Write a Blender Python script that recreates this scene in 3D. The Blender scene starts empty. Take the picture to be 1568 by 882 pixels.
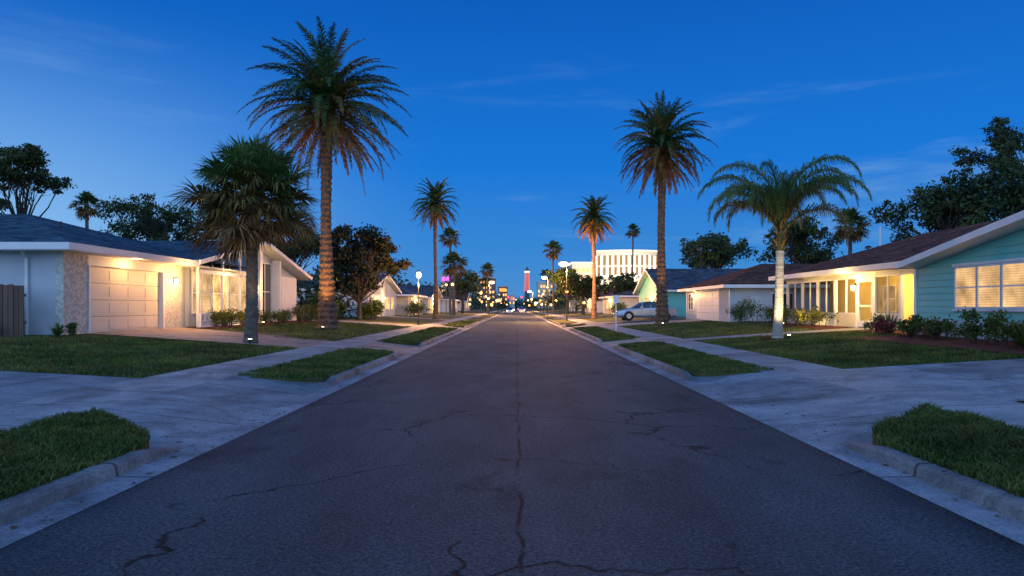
import bpy, math, random
import numpy as np
from mathutils import Vector
random.seed(7); rng=np.random.default_rng(7)
scene=bpy.context.scene
scene.view_settings.view_transform='Standard'; scene.view_settings.look='None'
scene.view_settings.exposure=0; scene.view_settings.gamma=1
COL=scene.collection
# ------------------------------------------------------------------ node helpers
class NT:
    def __init__(s,nt): s.nt=nt; s.n=nt.nodes; s.l=nt.links
    def new(s,t,**k):
        n=s.n.new(t)
        for a,b in k.items(): setattr(n,a,b)
        return n
    def set(s,sock,v):
        if isinstance(v,bpy.types.NodeSocket): s.l.new(v,sock)
        elif isinstance(v,(tuple,list)) and len(v)==3 and sock.type=='RGBA': sock.default_value=(*v,1)
        else: sock.default_value=v
    def m(s,op,a,b=0.0,c=0.0,clamp=False):
        n=s.new('ShaderNodeMath',operation=op,use_clamp=clamp)
        s.set(n.inputs[0],a); s.set(n.inputs[1],b); s.set(n.inputs[2],c); return n.outputs[0]
    def mix(s,f,a,b,bt='MIX'):
        n=s.new('ShaderNodeMix',data_type='RGBA',blend_type=bt)
        s.set(n.inputs[0],f); s.set(n.inputs[6],a); s.set(n.inputs[7],b); return n.outputs[2]
    def noise(s,vec,scale,detail=3,rough=.55,dist=0):
        n=s.new('ShaderNodeTexNoise'); s.set(n.inputs['Vector'],vec)
        n.inputs['Scale'].default_value=scale; n.inputs['Detail'].default_value=detail
        n.inputs['Roughness'].default_value=rough; n.inputs['Distortion'].default_value=dist
        return n.outputs['Fac']
    def mr(s,v,a,b,c=0.,d=1.,smooth=False):
        n=s.new('ShaderNodeMapRange'); n.interpolation_type='SMOOTHSTEP' if smooth else 'LINEAR'
        s.set(n.inputs[0],v); n.inputs[1].default_value=a; n.inputs[2].default_value=b
        n.inputs[3].default_value=c; n.inputs[4].default_value=d; return n.outputs[0]
    def mapping(s,vec,scale=(1,1,1),loc=(0,0,0)):
        n=s.new('ShaderNodeMapping'); s.set(n.inputs[0],vec); n.inputs[1].default_value=loc; n.inputs[3].default_value=scale
        return n.outputs[0]
def newmat(name):
    m=bpy.data.materials.new(name); m.use_nodes=True; m.node_tree.nodes.clear()
    t=NT(m.node_tree); out=t.new('ShaderNodeOutputMaterial'); return m,t,out
def t_rgb(t,v):
    n=t.new('ShaderNodeCombineColor')
    for i in range(3): t.set(n.inputs[i],v)
    return n.outputs[0]
def mk(name,c1,c2=None,scale=3,rough=.8,bump=0,bscale=40,island=0,spec=.3,metal=0,stretch=(1,1,1),trans=0,big=0):
    m,t,out=newmat(name)
    oc=t.new('ShaderNodeTexCoord').outputs['Object']; v=t.mapping(oc,stretch)
    c2=c2 or tuple(x*.75 for x in c1)
    f=t.mr(t.noise(v,scale,2),.3,.7)
    col=t.mix(f,c1,c2)
    if big:
        g=t.mr(t.noise(oc,.55,3,.65),.32,.68,1-big,1+big*.5); col=t.mix(1,col,t_rgb(t,g),'MULTIPLY')
    if island:
        r=t.new('ShaderNodeNewGeometry').outputs['Random Per Island']
        col=t.mix(1,col,t_rgb(t,t.mr(r,0,1,1-island,1+island)),'MULTIPLY')
    b=t.new('ShaderNodeBsdfPrincipled'); t.set(b.inputs['Base Color'],col)
    b.inputs['Roughness'].default_value=rough; b.inputs['Metallic'].default_value=metal
    b.inputs['Specular IOR Level'].default_value=spec
    if bump:
        bn=t.new('ShaderNodeBump'); bn.inputs['Strength'].default_value=bump; bn.inputs['Distance'].default_value=.02
        t.set(bn.inputs['Height'],t.noise(v,bscale,3,.65)); t.l.new(bn.outputs[0],b.inputs['Normal'])
    sh=b.outputs[0]
    if trans:
        tr=t.new('ShaderNodeBsdfTranslucent'); t.set(tr.inputs[0],col)
        ms=t.new('ShaderNodeMixShader'); ms.inputs[0].default_value=trans
        t.l.new(sh,ms.inputs[1]); t.l.new(tr.outputs[0],ms.inputs[2]); sh=ms.outputs[0]
    t.l.new(sh,out.inputs[0]); return m
def em(name,c,st,var=0):
    m,t,out=newmat(name); e=t.new('ShaderNodeEmission'); t.set(e.inputs[0],c)
    if var:
        oc=t.new('ShaderNodeTexCoord').outputs['Object']
        n=t.mr(t.noise(oc,var,3),.3,.7,st*.35,st*1.25)
        z=t.new('ShaderNodeSeparateXYZ'); t.set(z.inputs[0],oc)
        w=t.m('SINE',t.m('MULTIPLY',z.outputs[2],95.)); w=t.mr(w,-1,1,.8,1.1)
        t.set(e.inputs[1],t.m('MULTIPLY',n,w))
    else: e.inputs[1].default_value=st
    t.l.new(e.outputs[0],out.inputs[0]); return m
# ------------------------------------------------------------------ materials
def mat_asphalt():
    m,t,out=newmat('asphalt'); oc=t.new('ShaderNodeTexCoord').outputs['Object']
    sp=t.mr(t.noise(oc,34,3,.9),.36,.64,.3,1.75)
    big=t.mr(t.noise(t.mapping(oc,(1,.35,1)),.9,4,.65),.3,.7,.66,1.28)
    f=t.m('MULTIPLY',sp,big)
    vc=t.new('ShaderNodeTexVoronoi'); vc.inputs['Scale'].default_value=34; t.set(vc.inputs['Vector'],oc)
    chip=t.mr(vc.outputs['Distance'],.10,.24,1.3,0); f=t.m('ADD',f,chip)
    s=t.new('ShaderNodeSeparateXYZ'); t.set(s.inputs[0],oc); X,Y=s.outputs[0],s.outputs[1]
    yv=t.new('ShaderNodeCombineXYZ'); t.set(yv.inputs[1],Y)
    wob=t.m('SUBTRACT',t.noise(yv.outputs[0],.9,6,.75),.5)
    d=t.m('ABSOLUTE',t.m('SUBTRACT',X,t.m('MULTIPLY_ADD',wob,.22,.03)))
    c=t.m('MULTIPLY',t.mr(d,.006,.020,1,0),t.mr(t.noise(t.mapping(oc,(1,1,1),(3,3,0)),1.3,4,.7),.41,.52))
    vo=t.new('ShaderNodeTexVoronoi',feature='DISTANCE_TO_EDGE'); vo.inputs['Scale'].default_value=.42
    nv=t.new('ShaderNodeTexNoise'); nv.inputs['Scale'].default_value=1.6; nv.inputs['Detail'].default_value=5; t.set(nv.inputs['Vector'],oc)
    vm=t.new('ShaderNodeVectorMath',operation='MULTIPLY_ADD'); t.l.new(nv.outputs['Color'],vm.inputs[0]); vm.inputs[1].default_value=(.8,.8,.8); t.set(vm.inputs[2],oc)
    t.l.new(vm.outputs[0],vo.inputs['Vector'])
    c2=t.m('MULTIPLY',t.mr(vo.outputs['Distance'],.003,.0095,1,0),t.mr(t.noise(t.mapping(oc,(1,1,1),(9,2,0)),.5,4),.47,.54))
    cc=t.m('MAXIMUM',c,c2)
    st=t.mr(t.noise(t.mapping(oc,(1.2,.6,1),(4,7,0)),.7,5,.6),.57,.65,1,.64)
    ax=t.m('ABSOLUTE',X); edge=t.mr(t.m('ADD',ax,t.m('MULTIPLY',wob,.4)),2.95,3.2,1,.68)
    f=t.m('MULTIPLY',t.m('MULTIPLY',f,st),edge)
    f=t.m('MULTIPLY',f,t.mr(cc,0,1,1,.16))
    col=t.mix(1,(.076,.099,.118),t_rgb(t,f),'MULTIPLY')
    b=t.new('ShaderNodeBsdfPrincipled'); t.set(b.inputs['Base Color'],col); b.inputs['Roughness'].default_value=.8
    b.inputs['Specular IOR Level'].default_value=.18
    bn=t.new('ShaderNodeBump'); bn.inputs['Strength'].default_value=.9; bn.inputs['Distance'].default_value=.013
    t.set(bn.inputs['Height'],t.m('SUBTRACT',sp,t.m('MULTIPLY',cc,3.)))
    t.l.new(bn.outputs[0],b.inputs['Normal']); t.l.new(b.outputs[0],out.inputs[0]); return m
def mat_concrete(name,base,joint=1.5,axis=1,stain=.35,jd=.4):
    m,t,out=newmat(name); oc=t.new('ShaderNodeTexCoord').outputs['Object']
    f=t.mr(t.noise(oc,1.1,5,.68,.4),.3,.72,1-stain,1.2)
    f=t.m('MULTIPLY',f,t.mr(t.noise(oc,34,3,.85),.34,.66,.66,1.26))
    f=t.m('MULTIPLY',f,t.mr(t.noise(t.mapping(oc,(1,1,1),(5,5,5)),.7,5,.65,1.2),.48,.62,1,.58))
    s=t.new('ShaderNodeSeparateXYZ'); t.set(s.inputs[0],oc)
    if joint:
        q=t.m('PINGPONG',s.outputs[axis],joint/2); f=t.m('MULTIPLY',f,t.mr(q,.010,.028,jd,1))
        fl=t.m('FLOOR',t.m('DIVIDE',t.m('ADD',s.outputs[axis],joint/2),joint)); wn=t.new('ShaderNodeTexWhiteNoise',noise_dimensions='1D'); t.set(wn.inputs['W'],fl)
        f=t.m('MULTIPLY',f,t.mr(wn.outputs['Value'],0,1,.84,1.1))
    col=t.mix(1,base,t_rgb(t,f),'MULTIPLY')
    b=t.new('ShaderNodeBsdfPrincipled'); t.set(b.inputs['Base Color'],col); b.inputs['Roughness'].default_value=.75; b.inputs['Specular IOR Level'].default_value=.3
    bn=t.new('ShaderNodeBump'); bn.inputs['Strength'].default_value=.4; bn.inputs['Distance'].default_value=.01
    t.set(bn.inputs['Height'],f); t.l.new(bn.outputs[0],b.inputs['Normal'])
    t.l.new(b.outputs[0],out.inputs[0]); return m
def mat_stone():
    m,t,out=newmat('stone_veneer'); oc=t.new('ShaderNodeTexCoord').outputs['Object']
    vo=t.new('ShaderNodeTexVoronoi'); vo.inputs['Scale'].default_value=9; t.set(vo.inputs['Vector'],oc)
    g=t.mr(vo.outputs['Distance'],.1,.8,1.0,.66); col=t.mix(1,(.66,.62,.56),t_rgb(t,g),'MULTIPLY')
    b=t.new('ShaderNodeBsdfPrincipled'); t.set(b.inputs['Base Color'],col); b.inputs['Roughness'].default_value=.9
    bn=t.new('ShaderNodeBump'); bn.inputs['Strength'].default_value=.8; bn.inputs['Distance'].default_value=.03; bn.invert=True
    t.set(bn.inputs['Height'],vo.outputs['Distance']); t.l.new(bn.outputs[0],b.inputs['Normal'])
    t.l.new(b.outputs[0],out.inputs[0]); return m
def mat_shingle(name,c):
    m,t,out=newmat(name); oc=t.new('ShaderNodeTexCoord').outputs['Object']
    s=t.new('ShaderNodeSeparateXYZ'); t.set(s.inputs[0],oc)
    rows=t.m('FRACT',t.m('MULTIPLY',s.outputs[2],17.)); line=t.mr(rows,0,.18,.5,1)
    blk=t.new('ShaderNodeTexVoronoi'); blk.inputs['Scale'].default_value=3.2; t.set(blk.inputs['Vector'],t.mapping(oc,(1,1,5)))
    sc=t.new('ShaderNodeSeparateColor'); t.l.new(blk.outputs['Color'],sc.inputs[0])
    f=t.m('MULTIPLY',t.m('MULTIPLY',line,t.mr(sc.outputs[0],0,1,.5,1.45)),t.mr(t.noise(oc,.8,4),.3,.7,.7,1.2))
    col=t.mix(1,c,t_rgb(t,f),'MULTIPLY')
    b=t.new('ShaderNodeBsdfPrincipled'); t.set(b.inputs['Base Color'],col); b.inputs['Roughness'].default_value=.95; b.inputs['Specular IOR Level'].default_value=.08
    bn=t.new('ShaderNodeBump'); bn.inputs['Strength'].default_value=.5; bn.inputs['Distance'].default_value=.02
    t.set(bn.inputs['Height'],f); t.l.new(bn.outputs[0],b.inputs['Normal']); t.l.new(b.outputs[0],out.inputs[0]); return m
def mat_screen():
    m,t,out=newmat('insect_screen'); tr=t.new('ShaderNodeBsdfTransparent'); d=t.new('ShaderNodeBsdfDiffuse'); d.inputs[0].default_value=(.03,.03,.035,1)
    ms=t.new('ShaderNodeMixShader'); ms.inputs[0].default_value=.68; t.l.new(tr.outputs[0],ms.inputs[1]); t.l.new(d.outputs[0],ms.inputs[2]); t.l.new(ms.outputs[0],out.inputs[0]); return m
ASPH=mat_asphalt()
GUT=mat_concrete('gutter_concrete',(.33,.35,.37),3.0,1,.45)
CURB=mat_concrete('curb_concrete',(.27,.265,.26),3.0,1,.55,.3)
WALK=mat_concrete('sidewalk_concrete',(.36,.355,.35),1.5,1,.35)
DRIVE=mat_concrete('drive_concrete',(.35,.37,.38),2.6,0,.5)
APRON=mat_concrete('apron_concrete',(.34,.355,.365),2.9,1,.5)
DRIVEP=mat_concrete('drive_pink_concrete',(.46,.34,.28),2.4,0,.3)
LAWN=mk('lawn_soil',(.05,.08,.015),(.105,.09,.033),1.6,.95,1,45,big=.5)
BLADE=mk('grass_blades',(.065,.13,.018),(.145,.155,.036),1.1,.6,0,island=.55,trans=.3,big=.5)
MULCH=mk('red_mulch',(.16,.04,.025),(.07,.02,.015),14,.95,1,50)
STUC=mk('white_stucco',(.50,.54,.58),(.42,.46,.50),1.2,.85,.35,90)
CREAM=mk('cream_stucco',(.66,.60,.47),(.58,.52,.4),1.2,.85,.3,90)
YELW=mk('porch_yellow_wall',(.78,.64,.30),(.7,.56,.26),1.2,.85,.2,60)
TRIM=mk('white_trim',(.74,.74,.74),(.66,.66,.67),2,.5)
GDOOR=mk('garage_door_paint',(.74,.64,.52),(.70,.60,.48),1,.5)
STONE=mat_stone()
SHB=mat_shingle('shingle_bluegrey',(.055,.10,.13)); SHR=mat_shingle('shingle_brown',(.15,.065,.045)); SHG=mat_shingle('shingle_grey',(.09,.10,.12))
TEAL=mk('teal_siding',(.17,.55,.50),(.14,.48,.44),.8,.55)
PAINTBR=mk('white_painted_brick',(.56,.60,.62),(.46,.49,.51),6,.8,.6,14)
GLASSD=mk('window_glass',(.02,.025,.03),(.03,.035,.04),2,.05,spec=.9)
LITW=em('lit_window',(1,.56,.20),1.6,1.6); LITW2=em('lit_window_soft',(1,.60,.27),1.0,1.2); LITW3=em('lit_window_far',(1,.52,.15),2.2,.6)
BULB=em('lamp_glow',(1,.72,.36),24); BULBO=em('sodium_glow',(1,.62,.26),22); BULBD=em('distant_sodium_glow',(1,.46,.12),5.0); BULBE=em('distant_warm_glow',(1,.70,.34),5.0)
SCREEN=mat_screen()
WOOD=mk('fence_wood',(.14,.085,.06),(.07,.045,.035),2,.85,.5,30,island=.3,stretch=(1,1,.1))
METAL=mk('pole_metal',(.06,.06,.06),(.04,.04,.04),3,.5,metal=.4)
BARKP=mk('date_palm_bark',(.20,.12,.072),(.065,.042,.03),7,.95,1,22)
BARKS=mk('sabal_bark',(.17,.14,.115),(.08,.065,.055),6,.95,1,30)
BARKQ=mk('queen_bark',(.50,.45,.38),(.26,.23,.19),4,.9,.7,20,stretch=(.4,.4,3))
BARK=mk('oak_bark',(.06,.048,.038),(.035,.03,.025),5,.95,1,25)
FR_G=mk('frond_green',(.035,.08,.020),(.08,.12,.03),.8,.5,island=.5,trans=.25,spec=.3)
FR_O=mk('frond_olive',(.12,.105,.028),(.17,.115,.03),.9,.6,island=.45,trans=.25)
FR_D=mk('frond_dry',(.26,.145,.045),(.13,.075,.03),1,.9,island=.45,trans=.25,spec=.1)
FR_S=mk('sabal_green',(.06,.13,.032),(.13,.18,.05),.8,.5,island=.45,trans=.3,spec=.15)
FR_Q=mk('queen_green',(.07,.14,.04),(.14,.18,.045),.8,.5,island=.45,trans=.3)
FRUIT=mk('date_stalks',(.45,.18,.03),(.35,.12,.02),3,.7)
LEAF=mk('oak_leaves',(.018,.04,.012),(.05,.075,.02),.35,.6,island=.5)
LEAFD=mk('magnolia_leaves',(.010,.022,.009),(.035,.030,.014),1.2,.6,island=.5,spec=.15)
LEAF2=mk('shrub_leaves',(.05,.10,.02),(.10,.13,.03),1.5,.55,island=.5,trans=.25)
LEAF3=mk('yellow_lit_shrub_leaves',(.18,.17,.025),(.10,.12,.02),1.5,.55,island=.5,trans=.25)  # yellow lamplight on the house-front shrubs is put into this leaf colour
REDL=mk('croton_leaves',(.25,.04,.04),(.10,.03,.03),3,.5,island=.5)
DEADL=mk('dead_leaves',(.16,.09,.035),(.08,.05,.025),3,.8,island=.5)
PAINT=mk('car_paint',(.42,.50,.58),(.40,.48,.56),1,.22,spec=.7,metal=.5)
RUBBER=mk('rubber',(.015,.015,.015),(.02,.02,.02),4,.8); RIM=mk('wheel_rim',(.5,.5,.52),(.45,.45,.47),4,.3,metal=.9)
TAILR=em('tail_lamp',(1,.03,.01),5); HEADL=em('head_lamp',(1,.80,.5),80)
BEIGE=mk('tower_beige',(.6,.54,.45),(.52,.47,.4),.2,.8)
BRK=mk('city_wall',(.22,.14,.12),(.16,.11,.10),.2,.8)
CITYW=em('city_window',(1,.50,.18),1.9); CROWN=em('cornice_light',(1,.82,.56),1.7); HOTW=em('colonnade_light',(1,.58,.26),.55)
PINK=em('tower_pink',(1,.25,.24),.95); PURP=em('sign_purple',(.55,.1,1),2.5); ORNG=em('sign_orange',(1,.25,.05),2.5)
# ------------------------------------------------------------------ mesh builder
class MB:
    def __init__(s): s.V=[];s.F=[];s.I=[];s.mats=[];s.n=0
    def mi(s,m):
        if m not in s.mats: s.mats.append(m)
        return s.mats.index(m)
    def add(s,v,f,m):
        v=np.asarray(v,dtype=float).reshape(-1,3); i=s.mi(m); s.V.append(v)
        for q in f: s.F.append(tuple(int(k)+s.n for k in q)); s.I.append(i)
        s.n+=len(v)
    def box(s,x0,x1,y0,y1,z0,z1,m):
        x0,x1=sorted((x0,x1)); y0,y1=sorted((y0,y1))
        v=[(x,y,z) for z in(z0,z1) for y in(y0,y1) for x in(x0,x1)]
        s.add(v,[(0,2,3,1),(4,5,7,6),(0,1,5,4),(2,6,7,3),(0,4,6,2),(1,3,7,5)],m)
    def slab(s,top,th,mt,ms,mb=None):
        n=len(top); b=[(p[0],p[1],p[2]-th) for p in top]
        s.add(top,[tuple(range(n))],mt); s.add(b,[tuple(range(n))[::-1]],mb or ms)
        for i in range(n):
            j=(i+1)%n; s.add([top[i],top[j],b[j],b[i]],[(0,1,2,3)],ms)
    def tube(s,pts,rad,n,m,caps=True,jit=0):
        pts=np.asarray(pts,float); rad=np.asarray(rad,float); K=len(pts); V=[]
        for k in range(K):
            t=pts[min(k+1,K-1)]-pts[max(k-1,0)]; t/=np.linalg.norm(t)+1e-9
            a=np.cross(t,(0,0,1)) if abs(t[2])<.95 else np.cross(t,(0,1,0)); a/=np.linalg.norm(a); b=np.cross(t,a)
            for j in range(n):
                th=2*math.pi*(j+.5*(k%2)*(jit>0))/n; r=rad[k]
                if jit: r*=1+jit*((k%2)*1.0-.4+random.uniform(-.5,.5))
                V.append(pts[k]+r*(math.cos(th)*a+math.sin(th)*b))
        F=[(k*n+j,k*n+(j+1)%n,(k+1)*n+(j+1)%n,(k+1)*n+j) for k in range(K-1) for j in range(n)]
        if caps: F+=[tuple(range(n))[::-1],tuple((K-1)*n+j for j in range(n))]
        s.add(V,F,m)
    def obj(s,name,parent=None,loc=(0,0,0),smooth=False,bevel=0):
        me=bpy.data.meshes.new(name); me.from_pydata(np.concatenate(s.V).tolist(),[],s.F)
        for m in s.mats: me.materials.append(m)
        me.polygons.foreach_set('material_index',np.array(s.I,dtype=np.int32))
        if smooth: me.polygons.foreach_set('use_smooth',np.ones(len(s.F),bool))
        me.update(); o=bpy.data.objects.new(name,me); COL.objects.link(o); o.location=loc
        if parent: o.parent=parent
        if bevel:
            bv=o.modifiers.new('bevel','BEVEL'); bv.width=bevel; bv.segments=2; bv.limit_method='ANGLE'
        return o
def empty(name,loc=(0,0,0)):
    o=bpy.data.objects.new(name,None); COL.objects.link(o); o.location=loc; return o
def light(name,loc,P,c=(1,.56,.20),r=.08,parent=None,spot=None,aim=None,blend=.6):
    l=bpy.data.lights.new(name,'SPOT' if spot else 'POINT'); l.energy=P; l.color=c; l.shadow_soft_size=r
    if spot: l.spot_size=math.radians(spot); l.spot_blend=blend
    o=bpy.data.objects.new(name,l); COL.objects.link(o); o.location=loc
    if aim is not None: o.rotation_euler=(Vector(aim)-Vector(loc)).to_track_quat('-Z','Y').to_euler()
    if parent: o.parent=parent
    return o
# ------------------------------------------------------------------ terrain
KX=[3.5,5.3,6.7,8,9.5,11,12.5,14,20,60,300,2500]; KZ=[-.05,.165,.205,.29,.385,.475,.56,.64,.68,.68,.6,.5]
def zg(x): return float(np.interp(abs(x),KX,KZ))
xs=sorted([-k for k in KX]+KX); ysr=[-60,0,10,20,40,80,160,400,1000,3200]
b=MB(); V=[(x,y,zg(x) if abs(x)>3.5 else -.05) for y in ysr for x in xs]; n=len(xs)
b.add(V,[(j*n+i,j*n+i+1,(j+1)*n+i+1,(j+1)*n+i) for j in range(len(ysr)-1) for i in range(n-1)],LAWN); b.obj('ground')
b=MB(); b.add([(-3.2,-50,0),(3.2,-50,0),(3.2,700,0),(-3.2,700,0)],[(0,1,2,3)],ASPH); b.obj('road')
b=MB()
for s in(-1,1):
    b.add([(s*3.19,-50,.004),(s*3.52,-50,.010),(s*3.52,700,.010),(s*3.19,700,.004)],[(0,1,2,3)],GUT)
b.obj('gutter')
def sheet(mb,s,x0,x1,f0,f1,dz,m):
    X=[x0]+[k for k in KX if x0<k<x1]+[x1]; V=[]
    for x in X:
        for f in(f0,f1): V.append((s*x,f(x),zg(x)+dz))
    mb.add(V,[(2*i,2*i+1,2*i+3,2*i+2) for i in range(len(X)-1)],m)
def lin(a,b_,x0,x1): return lambda x:a+(b_-a)*(x-x0)/(x1-x0)
DL=[(7.1,12.9),(21.3,25.6),(44,48),(66,70),(90,94),(116,120),(150,155)]
DR=[(7.3,14.0),(25.2,28.6),(45,49.5),(52.2,56),(78,82),(104,108),(140,145)]
b=MB()
for s in(-1,1): sheet(b,s,5.3,6.7,lambda x:-50,lambda x:420,.022,WALK)
b.obj('sidewalk')
b=MB(); kb=MB(); vg=MB()
def kerb(s,y0,y1):
    ys=[y0,y0+.7]+list(np.arange(y0+3,y1-1.5,3))+[y1-.7,y1]; P=[]
    for i,y in enumerate(ys):
        h=.03 if i in(0,len(ys)-1) else .125
        P.append([(s*3.5,y,0),(s*3.515,y,h*.75),(s*3.545,y,h),(s*3.66,y,h+.002),(s*3.70,y,-.03)])
    V=[p for r in P for p in r]; F=[(5*i+j,5*i+j+1,5*i+j+6,5*i+j+5) for i in range(len(ys)-1) for j in range(4)]
    F+=[(0,1,2,3,4),tuple(5*(len(ys)-1)+k for k in(4,3,2,1,0))]; kb.add(V,F,CURB)
def zv(x): return .118+(x-3.66)/1.64*.07
def verge(s,y0,y1,r0,r1,sk=0):
    pts=[]; X0,X1=3.66,5.3
    for k in range(7):
        a=math.pi/2*k/6; x=X0+r1-r1*math.cos(a); pts.append((x, y1-r1+r1*math.sin(a)+sk*(x-X0)/1.64))
    pts+= [(X1,y1+.15+sk),(X1,y0-.25)]
    for k in range(7):
        a=math.pi/2*k/6; pts.append((X0+r0-r0*math.sin(a), y0+r0-r0*math.cos(a)))
    vg.slab([(s*p[0],p[1],zv(p[0])) for p in pts],.2,LAWN,LAWN)
for s,D in((-1,DL),(1,DR)):
    prev=-50
    for a,c in D+[(400,401)]:
        kerb(s,prev-.1,a+.1); first=prev==-50; verge(s,prev,a,.9,.5 if first else .9,1.5 if first else 0); prev=c
    for i,(a,c) in enumerate(D):
        sheet(b,s,3.5,5.3,lambda x:a-.9,lambda x:c+.9,.045,DRIVEP if i==1 else APRON)
b.obj('driveway_apron'); kb.obj('kerb'); vg.obj('grass_verge')
b=MB()
sheet(b,-1,6.7,16,lin(8.2,8.2,6.7,16),lin(12.2,11.2,6.7,16),.022,DRIVE)
sheet(b,-1,6.7,13.95,lin(21.2,22.0,6.7,13.9),lin(25.2,28.4,6.7,13.9),.022,DRIVEP)
sheet(b,1,6.7,13,lin(9.2,9.4,6.7,13),lin(14.0,13.7,6.7,13),.022,DRIVE)
sheet(b,1,6.7,14,lin(26.0,26.3,6.7,14),lin(27.3,27.8,6.7,14),.022,WALK)
for s,D in((-1,DL[2:]),(1,DR[2:])):
    for a,c in D: sheet(b,s,6.7,13.5,lambda x:a,lambda x:c,.022,DRIVE)
b.obj('driveway')
b=MB()
sheet(b,1,10.8,13,lambda x:14.2+.25*math.sin(x*3),lambda x:22.2,.03,MULCH); sheet(b,1,12.6,14,lambda x:22.2,lambda x:26.0,.03,MULCH); sheet(b,1,12.6,14,lambda x:28.2,lambda x:35.2,.03,MULCH)
sheet(b,-1,12.6,13.9,lambda x:28.6,lambda x:43.5,.03,MULCH)
b.obj('flower_bed')
# ------------------------------------------------------------------ grass blades
def blades(regs):
    P=[];H=[]
    for (s,x0,x1,y0,y1,den,h,kind) in regs:
        sk=1.5 if kind==2 else 0; r1=.5 if kind==2 else .9
        n=int((x1-x0)*(y1+sk-y0)*den); x=rng.uniform(x0,x1,n); y=rng.uniform(y0,y1+sk,n); keep=np.ones(n,bool)
        if kind:
            cx=3.66+r1; yy=y-sk*(x-3.66)/1.64; keep&=yy<y1
            keep&=~((x<cx)&(yy>y1-r1)&((x-cx)**2+(yy-y1+r1)**2>r1**2))
            r=.9; cx=3.66+r; keep&=~((x<cx)&(y<y0+r)&((x-cx)**2+(y-y0-r)**2>r**2))
            z=.118+(x-3.66)/1.64*.07
        else: z=np.interp(x,KX,KZ)
        cl=.5+.3*np.sin(x*3.1+np.sin(y*2.3)*2)*np.sin(y*2.7+np.sin(x*1.9)*2)+.25*np.sin(x*7.3+y*2)*np.sin(y*8.1-x*3)
        keep&=rng.uniform(0,1,n)<(.6+.45*cl)
        P.append(np.stack([s*x,y,z-.008],1)[keep]); H.append((h*(.55+.65*cl)*rng.uniform(.6,1.35,n))[keep])
    P=np.concatenate(P);H=np.concatenate(H);n=len(P)
    a=rng.uniform(0,2*np.pi,n); w=.0045+.0026*(P[:,1]/8).clip(.6,6); lean=rng.uniform(.15,1.1,n)*H; la=rng.uniform(0,2*np.pi,n)
    d=np.stack([np.cos(a),np.sin(a),0*a],1)*w[:,None]; L=np.stack([np.cos(la)*lean,np.sin(la)*lean,0*a],1); up=np.stack([0*a,0*a,H],1)
    V=np.stack([P-d,P+d,P+L*.35+up*.65+d*.8,P+L*.35+up*.65-d*.8,P+L+up*.9],1).reshape(-1,3)
    me=bpy.data.meshes.new('grass'); k=np.arange(n)*5
    me.vertices.add(len(V)); me.vertices.foreach_set('co',V.ravel())
    loops=np.stack([k,k+1,k+2,k+3,k+3,k+2,k+4],1).ravel(); me.loops.add(len(loops)); me.loops.foreach_set('vertex_index',loops)
    me.polygons.add(2*n); st=(np.arange(n)*7)[:,None]+np.array([0,4]); me.polygons.foreach_set('loop_start',st.ravel())
    me.materials.append(BLADE); me.update(); me.validate(); o=bpy.data.objects.new('grass',me); COL.objects.link(o)
R=[]
for s,D in((-1,DL),(1,DR)):
    R.append((s,3.64,5.30,2.0,D[0][0],4000,.105 if s>0 else .09,2))
    R.append((s,3.68,5.30,D[0][1],D[1][0],1400,.075,1)); R.append((s,3.68,5.28,D[1][1],D[2][0],260,.08,1)); R.append((s,3.68,5.28,D[2][1],D[3][0],90,.1,1))
R+=[(-1,6.72,16,12.25,16,700,.075,0),(-1,6.72,13.7,16,21.2,420,.075,0),(-1,6.72,12.6,28.4,44,90,.09,0),(-1,6.72,9,25.2,28,200,.08,0),
    (1,6.72,10.8,14.05,18,750,.075,0),(1,6.72,10.8,18,25.9,380,.075,0),(1,10.8,12.8,22.3,26,250,.07,0),(1,6.72,12.6,27.7,45,90,.09,0),(1,6.72,12,6,9.15,1400,.085,0),(-1,6.72,9,5,8.1,500,.08,0)]
blades(R)
mb=MB(); n=900; x=np.where(rng.random(n)<.6,rng.normal(3.4,.18,n),rng.uniform(3.3,12,n)); y=2.5+rng.random(n)**1.4*26; sd=rng.choice([-1,1],n)
for i in range(n):
    if x[i]<3.2: continue
    z=.018 if x[i]<3.5 else (.15 if x[i]<3.66 else zg(x[i])+.05); a=random.random()*6.28; l=random.uniform(.015,.04)
    p=np.array([sd[i]*x[i],y[i],z]); d=np.array([math.cos(a),math.sin(a),0])*l; e=np.array([-math.sin(a),math.cos(a),.3])*l*.45
    mb.add([p-d,p+e,p+d,p-e*.8],[(0,1,2,3)],DEADL)
mb.obj('fallen_leaves')
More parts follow.
